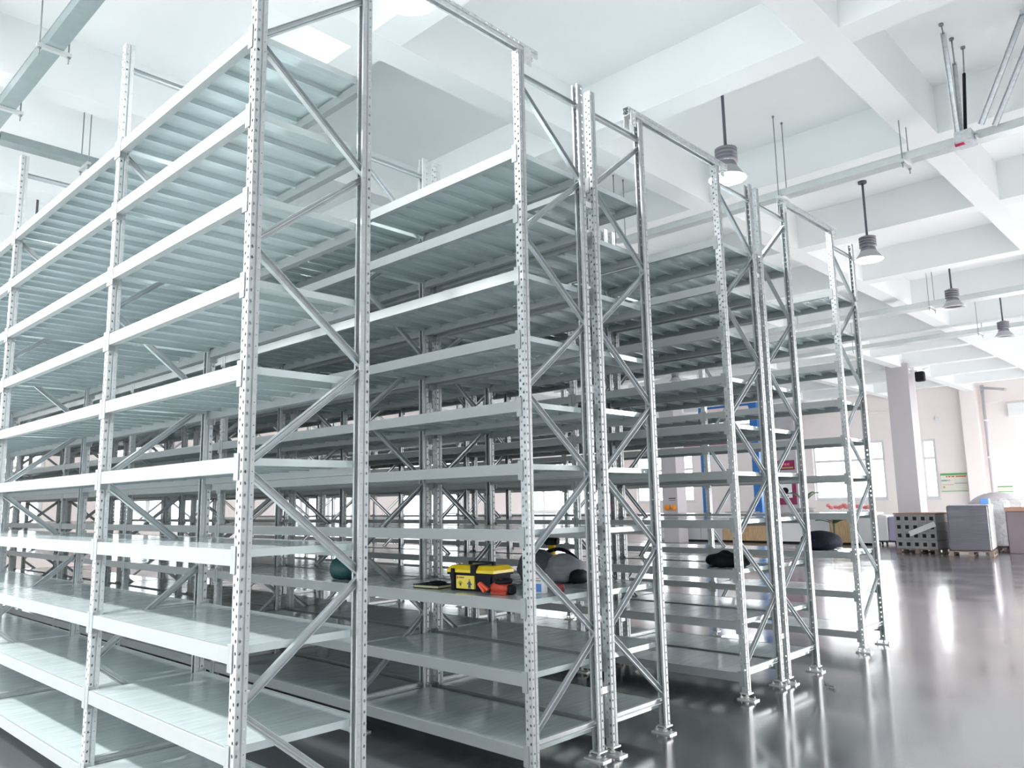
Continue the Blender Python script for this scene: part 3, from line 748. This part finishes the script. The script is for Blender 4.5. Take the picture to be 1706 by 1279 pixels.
t = tag(MB().box(0,0,0,.35,1.2,.05).build('flat_package', M['cartontop'], None, (25.1,10.3,1.03)), 'flat brown package lying on the white counter near the blue frame', 'package')
# grey cabinets beside the counter, seen low through the shelves
t = thing('drawer_cabinet', 'low grey drawer cabinet with a black printer slot beside the far column', 'cabinet', (25.3,13.75,0))
MB().box(0,0,0,.6,1.1,.9).build('body', M['greypanel'], t)
for z in (.08,.34): MB().box(-.015,.05,z,0,1.05,z+.22).build('drawer', M['whitepanel'], t)
MB().box(-.015,.1,.62,0,1.0,.84).build('slot', M['black'], t)
# white clothes rail / covered trolley near the crates
t = thing('trolley', 'white covered trolley with a lilac side between the counter and the crates', 'trolley', (25.2,5.55,0))
MB().bbox(0,.28,.12,.6,.60,.95,.03).build('white_cover', M['whitepanel'], t); MB().bbox(.02,.0,.12,.6,.27,.90,.03).build('lilac_cover', M['lilac'], t)
for x in (.08,.5):
    for y in (.08,.5): MB().cyl((x,y-.02,.05),(x,y+.02,.05),.05,12).build('wheel', M['black'], t)
MB().box(0,0,.09,.6,.6,.12).build('base', M['black'], t)

# ------------------------------------------------------------------ light
w = bpy.data.worlds.new('daylight'); sc.world = w; w.use_nodes = True
nt = w.node_tree; bg = nt.nodes['Background']; bg.inputs['Strength'].default_value = 1.0
tc = nt.nodes.new('ShaderNodeTexCoord'); sx = nt.nodes.new('ShaderNodeSeparateXYZ'); nt.links.new(tc.outputs['Generated'], sx.inputs[0])
# overcast daylight: brighter toward the open side (-y, +x), dimmer behind the camera (-x)
cb = nt.nodes.new('ShaderNodeMath'); cb.operation = 'MULTIPLY_ADD'; cb.inputs[1].default_value = -.9; 
nt.links.new(sx.outputs['Y'], cb.inputs[0]); nt.links.new(sx.outputs['X'], cb.inputs[2])
mr = nt.nodes.new('ShaderNodeMapRange'); mr.inputs['From Min'].default_value = -1.0; mr.inputs['From Max'].default_value = 1.0
mr.inputs['To Min'].default_value = 0.0; mr.inputs['To Max'].default_value = 1.0
nt.links.new(cb.outputs[0], mr.inputs['Value'])
def zramp(lo, hi):
    mz = nt.nodes.new('ShaderNodeMapRange'); mz.inputs['From Min'].default_value = -.25; mz.inputs['From Max'].default_value = .25
    mz.inputs['To Min'].default_value = lo; mz.inputs['To Max'].default_value = hi; nt.links.new(sx.outputs['Z'], mz.inputs['Value']); return mz
za, zb_ = zramp(2.6, .9), zramp(.5, 9.0)    # glow from below added to lift the ceiling / bright sky on the open side
mm = nt.nodes.new('ShaderNodeMix'); mm.data_type = 'FLOAT'
nt.links.new(mr.outputs['Result'], mm.inputs[0]); nt.links.new(za.outputs['Result'], mm.inputs[2]); nt.links.new(zb_.outputs['Result'], mm.inputs[3])
vm = nt.nodes.new('ShaderNodeVectorMath'); vm.operation = 'SCALE'; 
mc = nt.nodes.new('ShaderNodeMix'); mc.data_type = 'RGBA'; mc.inputs[6].default_value = (.92,.975,1.0,1); mc.inputs[7].default_value = (1.0,.955,.945,1)
nt.links.new(mr.outputs['Result'], mc.inputs[0]); nt.links.new(mc.outputs[2], vm.inputs[0])
nt.links.new(mm.outputs[0], vm.inputs['Scale']); nt.links.new(vm.outputs['Vector'], bg.inputs['Color'])

sc.view_settings.view_transform = 'Standard'; sc.view_settings.look = 'None'; sc.view_settings.exposure = 1.05; sc.view_settings.gamma = 1
sc.view_settings.use_curve_mapping = False
sc.cycles.max_bounces = 8; sc.cycles.diffuse_bounces = 5; sc.cycles.glossy_bounces = 4; sc.cycles.transparent_max_bounces = 8
sc.cycles.sample_clamp_indirect = 6.0
sc.cycles.caustics_reflective = True; sc.cycles.blur_glossy = 1.0; sc.cycles.caustics_refractive = False
